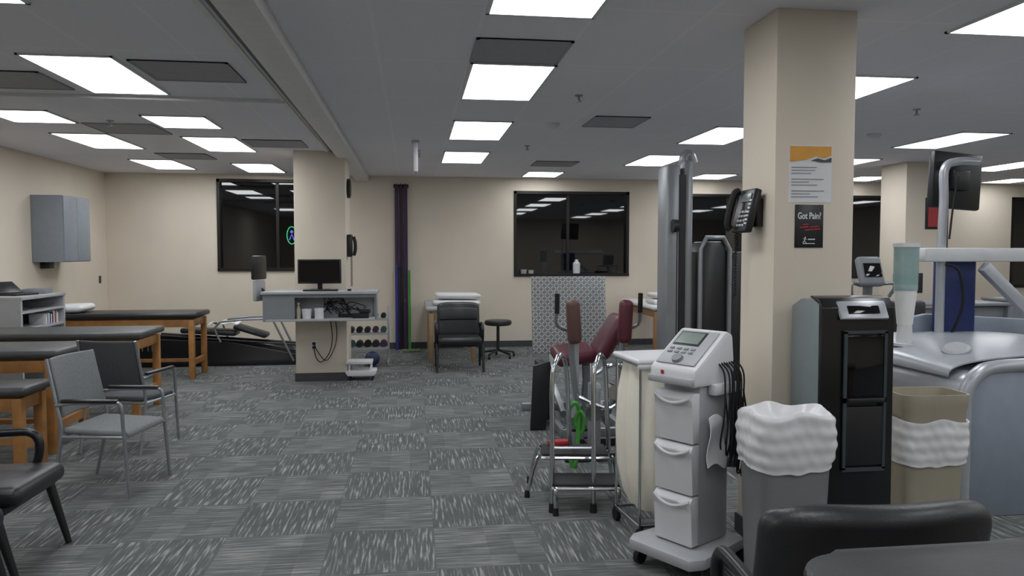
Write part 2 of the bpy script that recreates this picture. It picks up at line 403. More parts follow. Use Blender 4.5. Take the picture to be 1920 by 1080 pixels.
armchair((-2.32,4.31,0),90,'black padded armchair with curved arms beside gray chair')
armchair((-2.26,3.55,0),90,'black padded armchair in a row of seats')
armchair((1.41,2.30,0),178,'wide black padded armchair beside a treatment table',w=.76,bk=-.005,bw=.06)
def guest(loc,rz,label,fab):
    o=thing('guest_chair',label,'chair',loc,rz,'metal frame guest chairs')
    g=G().box(0,-.02,.455,.5,.47,.045,.02,seg=3)
    for v in g.bm.verts:
        if v.co.y<-.1: v.co.z-=(-(v.co.y+.1))**2*1.2
    part(o,'seat',g,fab)
    g=G().box(0,.25,.755,.5,.03,.42,.014,(math.radians(-12),0,0),3)
    bmesh.ops.subdivide_edges(g.bm,edges=[e for e in g.bm.edges if abs(e.verts[0].co.x-e.verts[1].co.x)>.3],cuts=8)
    for v in g.bm.verts: v.co.y+=.05*(1-(abs(v.co.x)/.25)**2)
    part(o,'backrest',g,fab)
    for sx in(-1,1):
        x=sx*.275
        part(o,'leg',G().tube([(x,-.27,0),(x,-.235,.45),(x,-.225,.62),(x,-.20,.66),(x,-.14,.665)],.0125,10,5),m_steel)
        part(o,'leg',G().tube([(x*.98,.30,0),(x*.98,.21,.42),(x*.96,.245,.66),(x*.93,.31,.96)],.0125,10,4),m_steel)
        part(o,'armrest',G().box(x,.0,.672,.045,.40,.025,.012),m_blackp)
        part(o,'arm_rail',G().tube([(x,-.17,.66),(x,.12,.655),(x,.24,.64)],.011,8),m_steel)
    part(o,'seat_rail',G().tube([(-.275,-.235,.42),(.275,-.235,.42)],.011).tube([(-.27,.21,.42),(.27,.21,.42)],.011).tube([(-.275,-.235,.42),(-.27,.21,.42)],.011).tube([(.275,-.235,.42),(.27,.21,.42)],.011),m_steel)
    return o
guest((-2.17,5.70,0),80,'gray fabric guest chair with metal frame and arms',m_fab)
guest((-2.46,6.86,0),166,'charcoal guest chair with metal frame seen from behind',m_dfab)
o=thing('wall_cabinet','gray metal wall cabinet mounted high with small dispenser below','cabinet',(XL,11.15,1.56))
part(o,'body',G().bx(.002,.40,-.41,.41,0,.90,.006),m_box)
part(o,'door',G().bx(.40,.415,-.405,-.003,.01,.89,.003),m_box)
part(o,'door',G().bx(.40,.415,.003,.405,.01,.89,.003),m_box)
part(o,'bracket',G().bx(.002,.12,-.2,-.05,-.09,0,.005),m_dark)
solo('light_switch','dark light switch plate on the beige wall','switch',G().box(0,0,0,.01,.07,.12,.003),m_dark,(XL+.006,12.9,1.25))
o=thing('shelf_unit','white laminate shelf unit holding books and papers','shelf',(-4.72,9.75,0))
g=G().bx(-.32,.26,-.55,.55,1.14,1.18,.004).bx(-.32,.25,-.55,-.51,0,1.14).bx(-.32,.25,.51,.55,0,1.14).bx(-.32,-.30,-.51,.51,0,1.14)
part(o,'carcass',g,m_lgray)
for z in (.04,.42,.78,.98): part(o,'shelf',G().bx(-.3,.25,-.51,.51,z,z+.025),m_lgray)
cols_=[m_white,m_inkg,m_paper,m_bband,m_white,m_dark,m_paper,m_red,m_lgray,m_paper]
for i in range(10):
    h=.115+random.random()*.05
    solo('book','upright book on the white shelf unit','book',G().bx(-.1,.1,-.014,.014,0,h,.002),cols_[i],(-4.60,9.87+i*.032,.806),group='books on the shelf unit')
o=thing('laptop','open dark laptop on top of the shelf unit','laptop',(-4.7,9.62,1.18),75)
part(o,'base',G().box(0,0,.012,.36,.26,.022,.006),m_dark)
part(o,'screen',G().box(0,.16,.09,.36,.014,.2,.005,(math.radians(-50),0,0)),m_blackp)
solo('binder','stack of dark binders on top of the shelf unit','binder',G().box(0,0,.03,.26,.3,.06,.006),m_inkg,(-4.68,10.05,1.18),10)
o=thing('leg_press_sled','low black sliding leg press machine with inclined rails','exercise machine',(-2.95,11.75,0))
for (a,b) in ((-.24,-.18),(.18,.24)):
    part(o,'base_rail',G().prism([(-1.5,.0),(1.35,.0),(1.35,.12),(.2,.36),(-1.5,.44)],'y',a,b,.008),m_blackp)
part(o,'carriage',G().box(-.1,0,.50,.8,.34,.08,.03,(0,math.radians(4),0)).box(.5,0,.50,.5,.34,.07,.03,(0,math.radians(18),0)),m_black)
part(o,'rail',G().tube([(-.85,-.12,.46),(1.3,-.12,.28)],.018),m_dark)
part(o,'rail',G().tube([(-.85,.12,.46),(1.3,.12,.28)],.018),m_dark)
part(o,'handle_bar',G().tube([(.1,-.24,.36),(.1,-.26,.66),(1.2,-.26,.70)],.016,8,3),m_steel)
part(o,'handle_bar',G().tube([(.1,.24,.36),(.1,.26,.66),(1.2,.26,.70)],.016,8,3),m_steel)
part(o,'support_leg',G().tube([(.85,-.26,.70),(1.15,-.24,.06)],.016).tube([(.85,.26,.70),(1.15,.24,.06)],.016).tube([(1.18,-.26,.70),(1.18,.26,.70)],.014),m_steel)
part(o,'head_plate',G().box(-1.3,0,.55,.04,.5,.5,.01),m_blackp)
text(o,'lettering','SHUTTLE',.13,m_inkg,(-1.02,-.2425,.28),(pi/2,0,0))
def tw(u,v): return (u*.40-.20+ .03*v, v*.3-.15, .02+.04*math.sin(u*5+v*3)**2+.10*u*(1-u))
solo('towel','crumpled white towel draped on exercise machine','towel',G().sheet(tw,12,10,.012),m_cloth,(-2.86,11.74,.565),-6)
# ---- kiosk
o=thing('counter_shelf','gray laminate computer counter wrapped around the column','counter',(-1.155,9.70,.84))
part(o,'counter_top',G().bx(-.70,.70,-.30,.29,.335,.37,.006),m_lgray)
part(o,'bottom_shelf',G().bx(-.66,.66,-.27,.29,0,.03,.004),m_lgray)
part(o,'side_panel',G().bx(-.68,-.65,-.27,.29,0,.335),m_gray)
part(o,'side_panel',G().bx(.65,.68,-.05,.29,0,.335),m_gray)
part(o,'front_panel',G().bx(-.65,-.30,-.27,-.25,.03,.335),m_gray)
part(o,'back_panel',G().bx(-.65,.65,.02,.04,.03,.335),m_lgray)
part(o,'front_rail',G().bx(-.30,.69,-.27,-.25,.295,.335),m_gray)
o=thing('computer_monitor','black flat computer monitor on the gray counter','monitor',(-1.185,9.72,1.21),0)
part(o,'screen_housing',G().box(0,0,.24,.54,.04,.31,.01),m_blackp)
part(o,'screen',G().box(0,-.021,.245,.50,.004,.27),m_screen)
part(o,'stand',G().box(0,.03,.07,.06,.03,.14,.005).box(0,0,.008,.24,.18,.016,.006),m_blackp)
solo('keyboard','thin black keyboard lying on the counter','keyboard',G().box(0,0,.01,.42,.14,.02,.005),m_dark,(-1.15,9.53,1.21))
solo('computer_mouse','small black mouse on the counter','mouse',G().box(0,0,.012,.05,.09,.024,.012),m_rub,(-.80,9.53,1.21))
o=thing('wall_monitor','narrow black screen on arm fixed beside the counter','monitor',(-1.93,9.72,1.12),70)
part(o,'housing',G().box(0,0,.38,.30,.05,.3,.02),m_blackp)
part(o,'tray',G().box(0,0,.09,.22,.06,.26,.02),m_lgray)
part(o,'arm',G().tube([(0,.02,.15),(.04,-.08,.06),(.03,-.09,.0)],.015,8),m_dark)
o=thing('wall_phone','black wall phone with coiled cord on the column','telephone',(-.88,10.2,1.62),0)
part(o,'body',G().box(.035,0,.16,.07,.16,.30,.015),m_blackp)
part(o,'handset',G().tube([(.09,-.05,.03),(.11,-.05,.1),(.11,-.05,.2),(.09,-.05,.28)],.022,8,4),m_rub)
co_=[(.06+.012*math.cos(i*1.2),-.05+.012*math.sin(i*1.2),.02-i*.0045) for i in range(90)]
part(o,'cord',G().tube(co_,.004,5),m_rub)
solo('wall_clock','small round dark clock mounted high on the column','clock',G().cyl((0,0,0),(.04,0,0),.13,n=28).cyl((.04,0,0),(.045,0,0),.11,n=28),m_dark,(-.88,10.3,2.55))
solo('bottle','tan spray bottle on the counter shelf','bottle',G().lathe([(.001,0),(.03,0),(.03,.12),(.012,.15),(.012,.17),(.018,.175),(.018,.2),(.001,.2)],n=16),m_beige,(-1.42,9.50,.87))
solo('cup','white cup on the counter shelf','cup',G().lathe([(.001,0),(.05,0),(.06,.12),(.055,.12),(.045,.01),(.001,.01)],n=18,caps=False),m_white,(-1.32,9.50,.87))
solo('container','small white tub on the counter shelf','container',G().lathe([(.001,0),(.055,0),(.055,.1),(.06,.1),(.06,.13),(.001,.13)],n=18),m_white,(-1.17,9.5,.87))
g=G(); random.seed(31)
for k in range(7):
    pts=[]; x=random.uniform(-.18,.2)
    for j in range(7): pts.append((max(-.22,min(.30,x+random.uniform(-.13,.16))),random.uniform(-.05,.05),random.uniform(.02,.26)))
    g.tube(pts,.005,5,6)
g.box(.08,0,.02,.26,.08,.04,.01)
solo('cable_bundle','tangled black computer cables in the counter shelf','cables',g,m_rub,(-.90,9.645,.87))
g=G().box(0,0,.03,.2,.10,.06,.01).box(.05,0,.085,.14,.09,.05,.02)
solo('scanner','black handheld device lying on the shelf','device',g,m_rub,(-.66,9.49,.87),4)
o=thing('wall_outlet','white electrical outlet with plug and dangling black cord','outlet',(-1.30,9.998,.48))
part(o,'plate',G().box(0,-.004,0,.08,.008,.12,.003),m_white)
part(o,'plug',G().box(0,-.02,.02,.04,.035,.035,.005).box(0,-.02,-.03,.04,.035,.035,.005),m_rub)
part(o,'cord',G().tube([(0,-.03,.02),(.06,-.05,-.1),(.16,-.05,-.2),(.26,-.04,-.05),(.30,-.06,.15),(.28,-.08,.36)],.006,6,6).tube([(0,-.03,-.03),(.03,-.06,-.16),(.1,-.05,-.22),(.2,-.05,-.1),(.24,-.06,.1),(.22,-.1,.36)],.006,6,6),m_rub)
o=thing('rolling_basket','low white plastic cart with black casters','cart',(-.70,10.1,0))
part(o,'tray',G().prism([(-.17,.06),(.17,.06),(.20,.10),(.20,.13),(-.20,.13),(-.20,.10)],'y',-.14,.14,.006),m_white)
part(o,'upper_tray',G().box(-.02,0,.235,.34,.26,.04,.01),m_white)
for (sx,sy) in ((-.15,.1),(.13,.1),(-.15,-.1),(.13,-.1)): part(o,'post',G().box(sx,sy,.17,.02,.02,.12),m_white)
for sx in(-1,1):
    for sy in(-1,1): part(o,'caster',G().cyl((sx*.15-.012,sy*.1,.03),(sx*.15+.012,sy*.1,.03),.03),m_rub)
o=thing('dumbbell_rack','light metal dumbbell rack beside the column','rack',(-.70,11.5,0))
for sx in(-1,1):
    part(o,'post',G().box(sx*.31,.12,.44,.03,.04,.88,.005).box(sx*.31,-.02,.03,.03,.4,.06,.005),m_rackm)
for z in(.24,.46,.68): part(o,'shelf',G().box(0,0,z,.60,.24,.02).box(0,-.12,z+.003,.60,.015,.035,),m_rackm)
dm=[m_teal,m_dark,m_rub,m_dark,m_purple]
for zi,z in enumerate((.24,.46,.68)):
    for k in range(5):
        x=-.94+k*.12; r=.042+.006*(2-zi)
        g=G().cyl((0,-.09,0),(0,-.035,0),r,n=8).cyl((0,.035,0),(0,.09,0),r,n=8).cyl((0,-.04,0),(0,.04,0),.014,n=8)
        solo('dumbbell','small vinyl dumbbell resting on the metal rack','dumbbell',g,dm[(k+zi)%5],(x,11.5,z+.011+r),group='dumbbells on the rack')
solo('medicine_ball','dark blue medicine ball on the floor by the rack','ball',G().sph((0,0,.11),.11,16),flat('dull_blue_ball',(40,48,84)),(-.62,11.22,0))
o=thing('band_rack','dark narrow wall rail with pegs for elastic bands','rack',(-.21,YB-.001,2.84))
part(o,'rail',G().box(0,-.012,0,.26,.024,.06,.004),m_dark)
for i in range(3): part(o,'peg',G().cyl((-.075+.075*i,-.02,.0),(-.075+.075*i,-.13,.01),.008,n=8),m_dark)
for (n,x,m,z1,w) in (('purple',-.285,m_purple,2.85,.046),('black',-.21,m_dband,2.85,.046),('dark purple',-.135,m_purple,2.85,.046)):
    g=G()
    for j in range(4):
        xx=-w/2+w*j/3
        g.tube([(xx*.9,0,0),(xx,-.01*(j%2),-z1*.4),(xx,-.012,-z1*.8),(xx,-.015,-z1+.002)],.013,6,4)
    g.tube([(0,-.02,.0),(0,.0,.02),(0,.02,0)],.01,6)
    solo('resistance_band','hanging bundle of %s elastic resistance bands on wall'%n,'resistance band',g,m,(x,13.12,z1),group='hanging resistance bands')
for (n,x,m,z1) in (('blue',-.30,m_bband,1.45),('black',-.235,m_rub,1.40),('green',-.085,m_green,1.35),('purple',-.165,m_purple,.85)):
    g=G()
    for j in range(2): g.tube([(j*.018,0,0),(j*.02,-.015,-z1*.5),(j*.022,-.02,-z1+.003)],.011,6,4)
    g.cyl((.008,-.005,-.02),(.008,.005,.03),.02)
    solo('resistance_band','long %s elastic band hanging toward the floor'%n,'resistance band',g,m,(x,13.03,z1),group='hanging resistance bands')
g=G()
for k in range(6): g.tube([(.05*k,0,.012),(.05*k+.08,-.1,.02),(.05*k+.03,-.22,.012),(.05*k+.12,-.26,.02)],.010,6,4)
solo('exercise_tubing','pile of dull green elastic tubing on the floor','exercise tubing',g,flat('dull_green_tubing',(110,130,90)),(-.22,12.95,0))
o=thing('stool','round black rolling stool with five-star base','stool',(1.34,11.9,0))
part(o,'seat',G().lathe([(.001,.52),(.19,.52),(.22,.54),(.22,.58),(.20,.6),(.001,.605)],n=28),m_black)
part(o,'post',G().cyl((0,0,.1),(0,0,.52),.025),m_dark)
g=G(); 
for k in range(5):
    a=2*pi*k/5+.3; g.tube([(0,0,.12),(.28*math.cos(a),.28*math.sin(a),.075)],.018)
part(o,'base',g,m_blackp)
for k in range(5):
    a=2*pi*k/5+.3; part(o,'caster',G().cyl((.28*math.cos(a)-.015,.28*math.sin(a),.03),(.28*math.cos(a)+.015,.28*math.sin(a),.03),.03),m_rub)
solo('spray_bottle','white plastic bottle standing on the window sill','bottle',G().lathe([(.001,0),(.06,0),(.065,.02),(.065,.18),(.03,.22),(.03,.25),(.001,.25)],n=20),m_white,(2.92,13.24,1.31))
solo('sill_cup','stack of small cups on the window sill','cups',G().lathe([(.001,0),(.05,0),(.06,.07),(.001,.07)],n=16).lathe([(.001,0),(.05,0),(.055,.06),(.001,.06)],(.13,0,0),n=16),m_lgray,(1.95,13.23,1.31))
# ---- leg press with diamond plate
o=thing('leg_press_machine','leg press machine with diamond plate and maroon seat','exercise machine',(1.64,7.3,0))
g=G().box(0,0,0,.80,.02,.82)
NN=24
for i in range(NN):
    for j in range(NN):
        a=math.radians(45 if (i+j)%2 else -45)
        g.box(-.383+i*.0333,-.013,-.39+j*.034,.033,.008,.0085,rot=(0,a,0))
dp=part(o,'diamond_plate',g,M('diamond_plate_base',(150,153,155),.35,.6,var=.1,scale=3),'raised diamond tread metal plate',(0,.5,1.03),(math.radians(-6),0,0))
dp.data.materials.append(M('diamond_plate_tread',(224,226,226),.3,.3,var=.06,scale=3))
for i,p in enumerate(dp.data.polygons):
    if i>=6: p.material_index=1
part(o,'plate_arm',G().tube([(-.2,.55,.8),(-.2,.35,.3),(-.2,-.2,.12)],.035,8),m_steel)
part(o,'plate_arm',G().tube([(.2,.55,.8),(.2,.35,.3),(.2,-.2,.12)],.035,8),m_steel)
part(o,'base_frame',G().bx(-.32,-.26,-.66,.6,.0,.08,.01).bx(.26,.32,-.66,.6,.0,.08,.01).bx(-.5,.5,.52,.6,0,.08,.01).bx(-.3,.3,-.68,-.60,0,.08,.01).bx(-.04,.04,-.65,.55,.08,.16,.01),m_steel)
part(o,'upright',G().tube([(.0,-.2,.1),(.02,-.25,.45),(.0,-.3,.62)],.04,8),m_steel)
part(o,'seat',G().box(-.12,-.30,.72,.40,.40,.12,.05,(math.radians(10),math.radians(-6),0),4),m_maroon)
part(o,'backrest',G().box(.20,-.40,.90,.14,.40,.46,.06,(0,math.radians(32),0),4),m_maroon)
part(o,'weight_cover',G().bx(-.44,-.34,-.30,.1,.08,.62,.02),m_dark)
part(o,'side_plate',G().prism([(-.52,.62),(-.36,.66),(-.35,.58),(-.40,.0),(-.55,.0)],'y',-.36,-.32,.006),m_dark)
o=thing('hip_machine','gray hip machine with two upright knee pads','exercise machine',(1.50,5.95,0))
for sx in(-1,1):
    x=sx*.215
    part(o,'knee_pad',G().box(x,-.03,1.13,.115,.10,.36,.045,(0,math.radians(3*sx),0),4),m_brown if sx<0 else m_maroon)
    part(o,'pad_arm',G().tube([(x,.04,1.25),(x,.06,.9),(x*.8,.08,.55),(x*.5,.1,.35)],.026,8,4),m_steel)
    part(o,'handle',G().tube([(x*1.1,.06,1.05),(x*1.6,.03,1.1),(x*1.62,.0,1.22)],.014,8,4),m_steel)
    part(o,'grip',G().cyl((x*1.62,.0,1.20),(x*1.62,-.01,1.36),.02),m_rub)
part(o,'post',G().box(-.17,.12,.62,.055,.07,1.24,.01).box(.0,.14,.3,.09,.12,.6,.015),m_sil)
part(o,'base_frame',G().bx(-.3,.3,-.12,-.05,0,.07,.01).bx(-.04,.04,-.1,.42,0,.07,.01).bx(-.3,.3,.35,.42,0,.07,.01),m_dark)
part(o,'linkage',G().tube([(-.15,.05,.5),(.1,-.02,.42),(.3,.0,.6),(.36,.05,.45)],.02,8,4).cyl((.12,-.06,.55),(.12,.06,.55),.06).cyl((-.05,-.05,.38),(-.05,.05,.38),.07).tube([(-.02,.0,.7),(.12,-.04,.78),(.26,-.02,.72)],.02,8,4),m_chrome)
for (a,b) in ((.22,.38),(-.2,.30)): part(o,'foot_rest',G().box(a,-.08,b,.16,.14,.03,.008,(math.radians(30),0,0)),m_dark)
solo('resistance_band','bright green elastic band draped on the machine','resistance band',G().tube([(0,0,.4),(.03,-.02,.50),(.07,-.02,.48),(.08,0,.35),(.05,-.02,.02),(.02,0,.04)],.018,8,5,True).tube([(.05,0,.35),(.08,-.02,.44),(.12,-.02,.38),(.10,0,.26)],.015,8,5,True),m_green,(1.20,5.70,.012))
# step stool with handrails
o=thing('step_stool','chrome medical step stool with tall handrails','step stool',(1.10,5.02,0),-8)
part(o,'upper_step',G().box(0,.10,.295,.46,.28,.03,.012),m_rub)
part(o,'lower_step',G().box(.05,-.22,.18,.44,.26,.03,.012),m_rub)
part(o,'step_rim',G().tube([(-.23,-.04,.28),(.23,-.04,.28),(.23,.24,.28),(-.23,.24,.28)],.014,8,0,True),m_chrome)
part(o,'step_rim',G().tube([(-.17,-.35,.165),(.27,-.35,.165),(.27,-.09,.165),(-.17,-.09,.165)],.014,8,0,True),m_chrome)
for (x,y,X,Y) in ((-.23,.22,-.31,.3),(.23,.22,.30,.3),(-.23,-.02,-.33,-.02),(.25,-.05,.3,-.02)):
    part(o,'leg',G().tube([(x,y,.29),(x+(X-x)*.4,y+(Y-y)*.3,.25),(X,Y,.02)],.014,8,3),m_chrome)
for x in(-.15,.25):
    part(o,'leg',G().tube([(x,-.1,.17),(x,-.33,.17),(x,-.37,.14),(x,-.38,.02)],.014,8,3),m_chrome)
for (x,y) in ((-.31,.3),(.30,.3),(-.33,-.02),(.3,-.02),(-.15,-.38),(.25,-.38)): part(o,'rubber_foot',G().cyl((x,y,0),(x,y,.05),.02,.017),m_rub)
for x in(-.17,.10):
    part(o,'handrail',G().tube([(x,-.32,.02),(x,-.30,.5),(x,-.28,.88),(x+.03,-.22,.985),(x+.07,-.08,1.0),(x+.11,.03,.90),(x+.13,.08,.6),(x+.15,.12,.28)],.0165,10,6),m_chrome)
    part(o,'rubber_foot',G().cyl((x,-.32,0),(x,-.32,.06),.024,.02),m_rub)
part(o,'cross_bar',G().tube([(-.17,-.30,.42),(.10,-.30,.42)],.012),m_chrome)
g=G().box(0,0,.022,.15,.08,.044,.016)
solo('ankle_weight','small red ankle weight resting on the step','ankle weight',g,m_red,(1.02,5.20,.311),10)
# hamper
o=thing('laundry_hamper','rolling laundry hamper with cream canvas bag','hamper',(1.485,4.37,0),6)
part(o,'lid',G().box(0,0,1.06,.46,.41,.035,.016,seg=3).box(0,-.19,1.035,.45,.03,.03,.01),m_white)
def fold(a,z): return 1+.045*math.sin(a*9+z*3)*(1.1-abs(z-.6))+.02*math.sin(a*15+2*z)
part(o,'canvas_bag',G().lathe([(.001,.13),(.10,.135),(.165,.16),(.205,.24),(.235,.40),(.24,.62),(.225,.85),(.20,1.0),(.195,1.04)],n=96,fn=fold,sq=3.2),m_cream)
part(o,'upper_frame',G().tube([(-.21,-.19,1.04),(.21,-.19,1.04),(.21,.19,1.04),(-.21,.19,1.04)],.011,8,0,True),m_chrome)
part(o,'lower_frame',G().tube([(-.21,-.19,.09),(.21,-.19,.09),(.21,.19,.09),(-.21,.19,.09)],.012,8,0,True),m_chrome)
for sx in(-1,1):
    for sy in(-1,1):
        part(o,'leg',G().cyl((sx*.205,sy*.185,.09),(sx*.205,sy*.185,1.05),.008),m_chrome)
        part(o,'caster',G().cyl((sx*.20-.014,sy*.19,.04),(sx*.20+.014,sy*.19,.04),.04).cyl((sx*.20,sy*.19,.04),(sx*.20,sy*.19,.1),.014),m_rub)
# therapy cart
o=thing('therapy_cart','white electrotherapy cart with three drawers and control console','therapy cart',(1.49,3.84,0),-58)
part(o,'base',G().prism([(-.20,-.28),(.20,-.28),(.24,-.2),(.2,.2),(.15,.24),(-.15,.24),(-.2,.2),(-.24,-.2)],'z',.09,.15,.015),m_lgray)
part(o,'body',G().bx(-.12,.12,-.10,.16,.15,1.0,.015),m_lgray)
for k in range(3):
    z0=.16+.272*k; z1=z0+.262
    d=part(o,'drawer',G().prism([(-.16,z0),(-.10,z0),(-.10,z1),(-.15,z1),(-.18,z1-.03),(-.16,z1-.07)],'x',-.122,.122,.006),m_white)
    part(d,'handle',G().tube([(-.115,-.173,z1-.02),(-.06,-.185,z1-.045),(0,-.19,z1-.055),(.06,-.185,z1-.045),(.115,-.173,z1-.02)],.009,8,4),m_whitem)
part(o,'console',G().prism([(-.18,1.0),(.15,1.0),(.17,1.07),(.15,1.26),(.09,1.28),(-.18,1.09)],'x',-.15,.15,.02),m_white)
ang=math.atan2(.19,.27)
pn=part(o,'control_panel',G().box(0,0,0,.25,.27,.006,.002),m_lgray,None,(0,-.048,1.190),(ang,0,0))
part(pn,'screen',G().box(-.02,.065,.006,.15,.09,.006),m_lcd)
part(pn,'screen_bezel',G().box(-.02,.065,.004,.17,.11,.004),m_dark)
g=G()
for i in range(4):
    for j in range(2): g.box(-.085+i*.045,-.02-j*.028,.006,.028,.015,.006,.002)
part(pn,'button_pad',g,m_inkg)
part(pn,'dial',G().cyl((.0,-.10,0),(0,-.10,.02),.033,.028,20),m_gray)
part(o,'accessory_tray',G().box(.0,-.185,1.03,.28,.05,.04,.01),m_lgray)
part(o,'logo',G().sph((0,0,0),(.012,.003,.012)),m_red,'small red round emblem',(-.06,-.183,1.065))
for sx in(-1,1):
    for sy in(-1,1): part(o,'caster',G().cyl((sx*.18-.015,sy*.21,.04),(sx*.18+.015,sy*.21,.04),.04).cyl((sx*.18,sy*.21,.04),(sx*.18,sy*.21,.1),.015),m_rub)
random.seed(5)
for k in range(8):
    y=.02+.022*k; zz=.95-.03*k; a=.15+.012*(k%3)
    part(o,'cable',G().tube([(.14,y,1.12),(a+.03,y+.01,1.05),(a+.045,y-.01,.85),(a+.03+.008*k,y-.02,.70-.02*k),(a+.01,y+.03,.64-.02*k),(a+.02,y+.06,.77),(a+.01,y+.04,.96)],.005,6,7),m_rub)
part(o,'probe_holder',G().box(.15,.06,.98,.05,.2,.06,.01),m_whitem)
solo('hand_towel','small white cloth hanging on the cart side','towel',G().sheet(lambda u,v:(-.07+.14*u,.0-.012*math.sin(v*6+u*3),-.26*v+.02*math.sin(u*5)),8,8,.006),m_cloth,(1.565,3.68,.84),32)
# trash cans
def bin_(loc,rz,w,d,h,mat,label,lz0,lz1,over):
    o=thing('trash_can',label,'trash can',loc,rz)
    part(o,'body',G().lathe([(.80,0),(.82,.02),(.97,h*.9),(1.0,h*.91),(1.02,h),(.98,h),(.95,h*.88),(.78,.03),(.001,.03)],n=64,sx=w/2,sy=d/2,sq=7,caps=False),mat)
    def cr(a,z): return 1+.012*math.sin(a*5+z*14)+.008*math.sin(a*9-z*40)+.004*math.sin(a*23+z*60)
    if over:
        pr=[(.02,lz1-.075),(.3,lz1-.06),(.6,lz1-.065),(.85,lz1-.035),(.95,lz1),(1.0,lz1+.012)]
    else:
        pr=[(1.0,lz1-.01),(1.03,lz1)]
    n=26
    for i in range(1,n+1):
        t=i/n; pr.append((1.04+(.07 if over else .05)*math.sin(pi*min(1,t*1.08))**.8+.014*math.sin(i*.95),lz1+.01-(lz1+.01-lz0)*t))
    pr.append((1.01,lz0+.01))
    g=G().lathe(pr,n=140,sx=w/2,sy=d/2,sq=5,fn=cr,caps=False)
    for v in g.bm.verts:
        a=math.atan2(v.co.y,v.co.x)
        t=(v.co.z-lz0)/(lz1-lz0)
        v.co.z+= .012*math.sin(a*4+1)*max(0,t) + (.010*math.sin(a*2+2)+.004*math.sin(a*9))*(1-t if t<1 else 0)
    part(o,'bin_liner',g,m_liner)
    return o
bin_((1.785,3.39,0),0,.38,.28,.89,m_binGray,'tall gray trash can with white plastic liner',.665,.925,1)
bin_((3.015,4.06,0),-3,.41,.28,.87,m_beige,'beige trash can with white liner bunched around it',.46,.72,0)
# water cooler
o=thing('water_cooler','black and gray bottleless water dispenser','water dispenser',(2.22,3.64,0))
part(o,'body',G().prism([(-.13,0),(.18,0),(.18,1.41),(.08,1.455),(-.08,1.455),(-.13,1.44)],'x',-.185,.185,.012),m_cool)
part(o,'front_panel',G().prism([(-.165,0),(-.125,0),(-.125,1.44),(-.03,1.465),(-.03,1.475),(-.11,1.465),(-.15,1.42)],'x',-.195,.195,.008),m_coolb)
part(o,'alcove',G().box(.03,-.167,1.12,.22,.012,.32,.004),m_screen)
part(o,'display',G().box(.02,-.150,1.405,.26,.02,.10,.008,(math.radians(-28),0,0)),m_sil)
part(o,'display_screen',G().box(.02,-.160,1.408,.17,.008,.045,.002,(math.radians(-28),0,0)),m_screen)
part(o,'cup_door',G().box(.03,-.168,.77,.22,.012,.30,.006),m_dark)
part(o,'door_frame',G().bx(-.085,-.07,-.176,-.165,.60,1.30).bx(.13,.145,-.176,-.165,.60,1.30).bx(-.085,.145,-.176,-.165,.94,.965).bx(-.085,.145,-.176,-.165,.59,.61).bx(-.085,.145,-.176,-.165,1.29,1.305),m_slate)
part(o,'drip_tray',G().box(.03,-.18,.955,.20,.03,.02,.005),m_dark)
# phone
o=thing('desk_phone','black office telephone mounted on the column side','telephone',(1.95,4.05,1.80),0)
part(o,'mount',G().box(-.02,0,.12,.04,.12,.16,.005),m_blackp)
b=part(o,'body',G().box(0,0,0,.045,.20,.25,.012),m_blackp,None,(-.075,0,.13),(0,math.radians(14),0))
part(b,'handset',G().tube([(-.035,.075,-.11),(-.06,.075,-.08),(-.062,.075,.08),(-.035,.075,.11)],.022,8,5),m_rub)
g=G()
for i in range(4):
    for j in range(3): g.box(-.026,-.06+j*.035,-.09+i*.026,.008,.022,.014,.002)
part(b,'keypad',g,m_lgray)
part(b,'display',G().box(-.026,-.025,.07,.006,.11,.05,.002),m_lcd)
g=G()
for i in range(7): g.box(-.026,-.085,-.08+i*.022,.006,.02,.010)
part(b,'side_buttons',g,m_white)
part(o,'cord',G().tube([(-.09+.008*math.cos(i*1.3),.10+.008*math.sin(i*1.3),.02-.0035*i) for i in range(110)],.0035,5),m_rub)
# posters
yf=3.859
o=thing('poster','white notice with orange header taped on the column','poster',(2.153,yf,2.125))
part(o,'paper',G().box(0,0,0,.25,.002,.31),m_paper)
part(o,'header',G().prism([(-.12,.15),(.12,.15),(.12,.10),(.08,.085),(.03,.095),(-.03,.075),(-.12,.065)],'y',-.003,-.001),m_orange)
part(o,'wave',G().prism([(.0,.073),(.04,.085),(.08,.075),(.12,.09),(.12,.065),(.06,.062)],'y',-.004,-.002),m_ink)
g=G(); random.seed(9)
for i in range(11):
    if i in(3,7): continue
    w=.10+.1*random.random(); g.box(-.11+w/2,-.002,.035-i*.016,w,.002,.004)
part(o,'text_lines',g,m_inkg)
o=thing('poster','black poster with white lettering on the column','poster',(2.15,yf-.001,1.84))
part(o,'board',G().box(0,0,0,.165,.004,.235,.001),m_blackp)
text(o,'lettering','Got Pain?',.050,m_white,(0,-.003,.055),(pi/2,0,0),.70,.001,.0008)
g=G()
for i,(x,z,w) in enumerate(((-.03,-.005,.05),(.03,-.003,.05),(-.02,.010,.03),(.02,-.018,.09))): g.box(x,-.003,z,w,.002,.006,rot=(0,-.08,0))
part(o,'red_script',g,m_red)
g=G().sph((-.022,-.003,-.062),(.004,.001,.004)).tube([(-.022,-.003,-.066),(-.026,-.003,-.08),(-.036,-.003,-.09)],.002,5).tube([(-.026,-.003,-.08),(-.016,-.003,-.09)],.002,5).tube([(-.034,-.003,-.068),(-.012,-.003,-.073)],.0015,5)
g.box(.015,-.003,-.072,.04,.001,.006).box(0,-.003,-.095,.07,.001,.004)
part(o,'emblem',g,m_white,'small white running figure emblem')
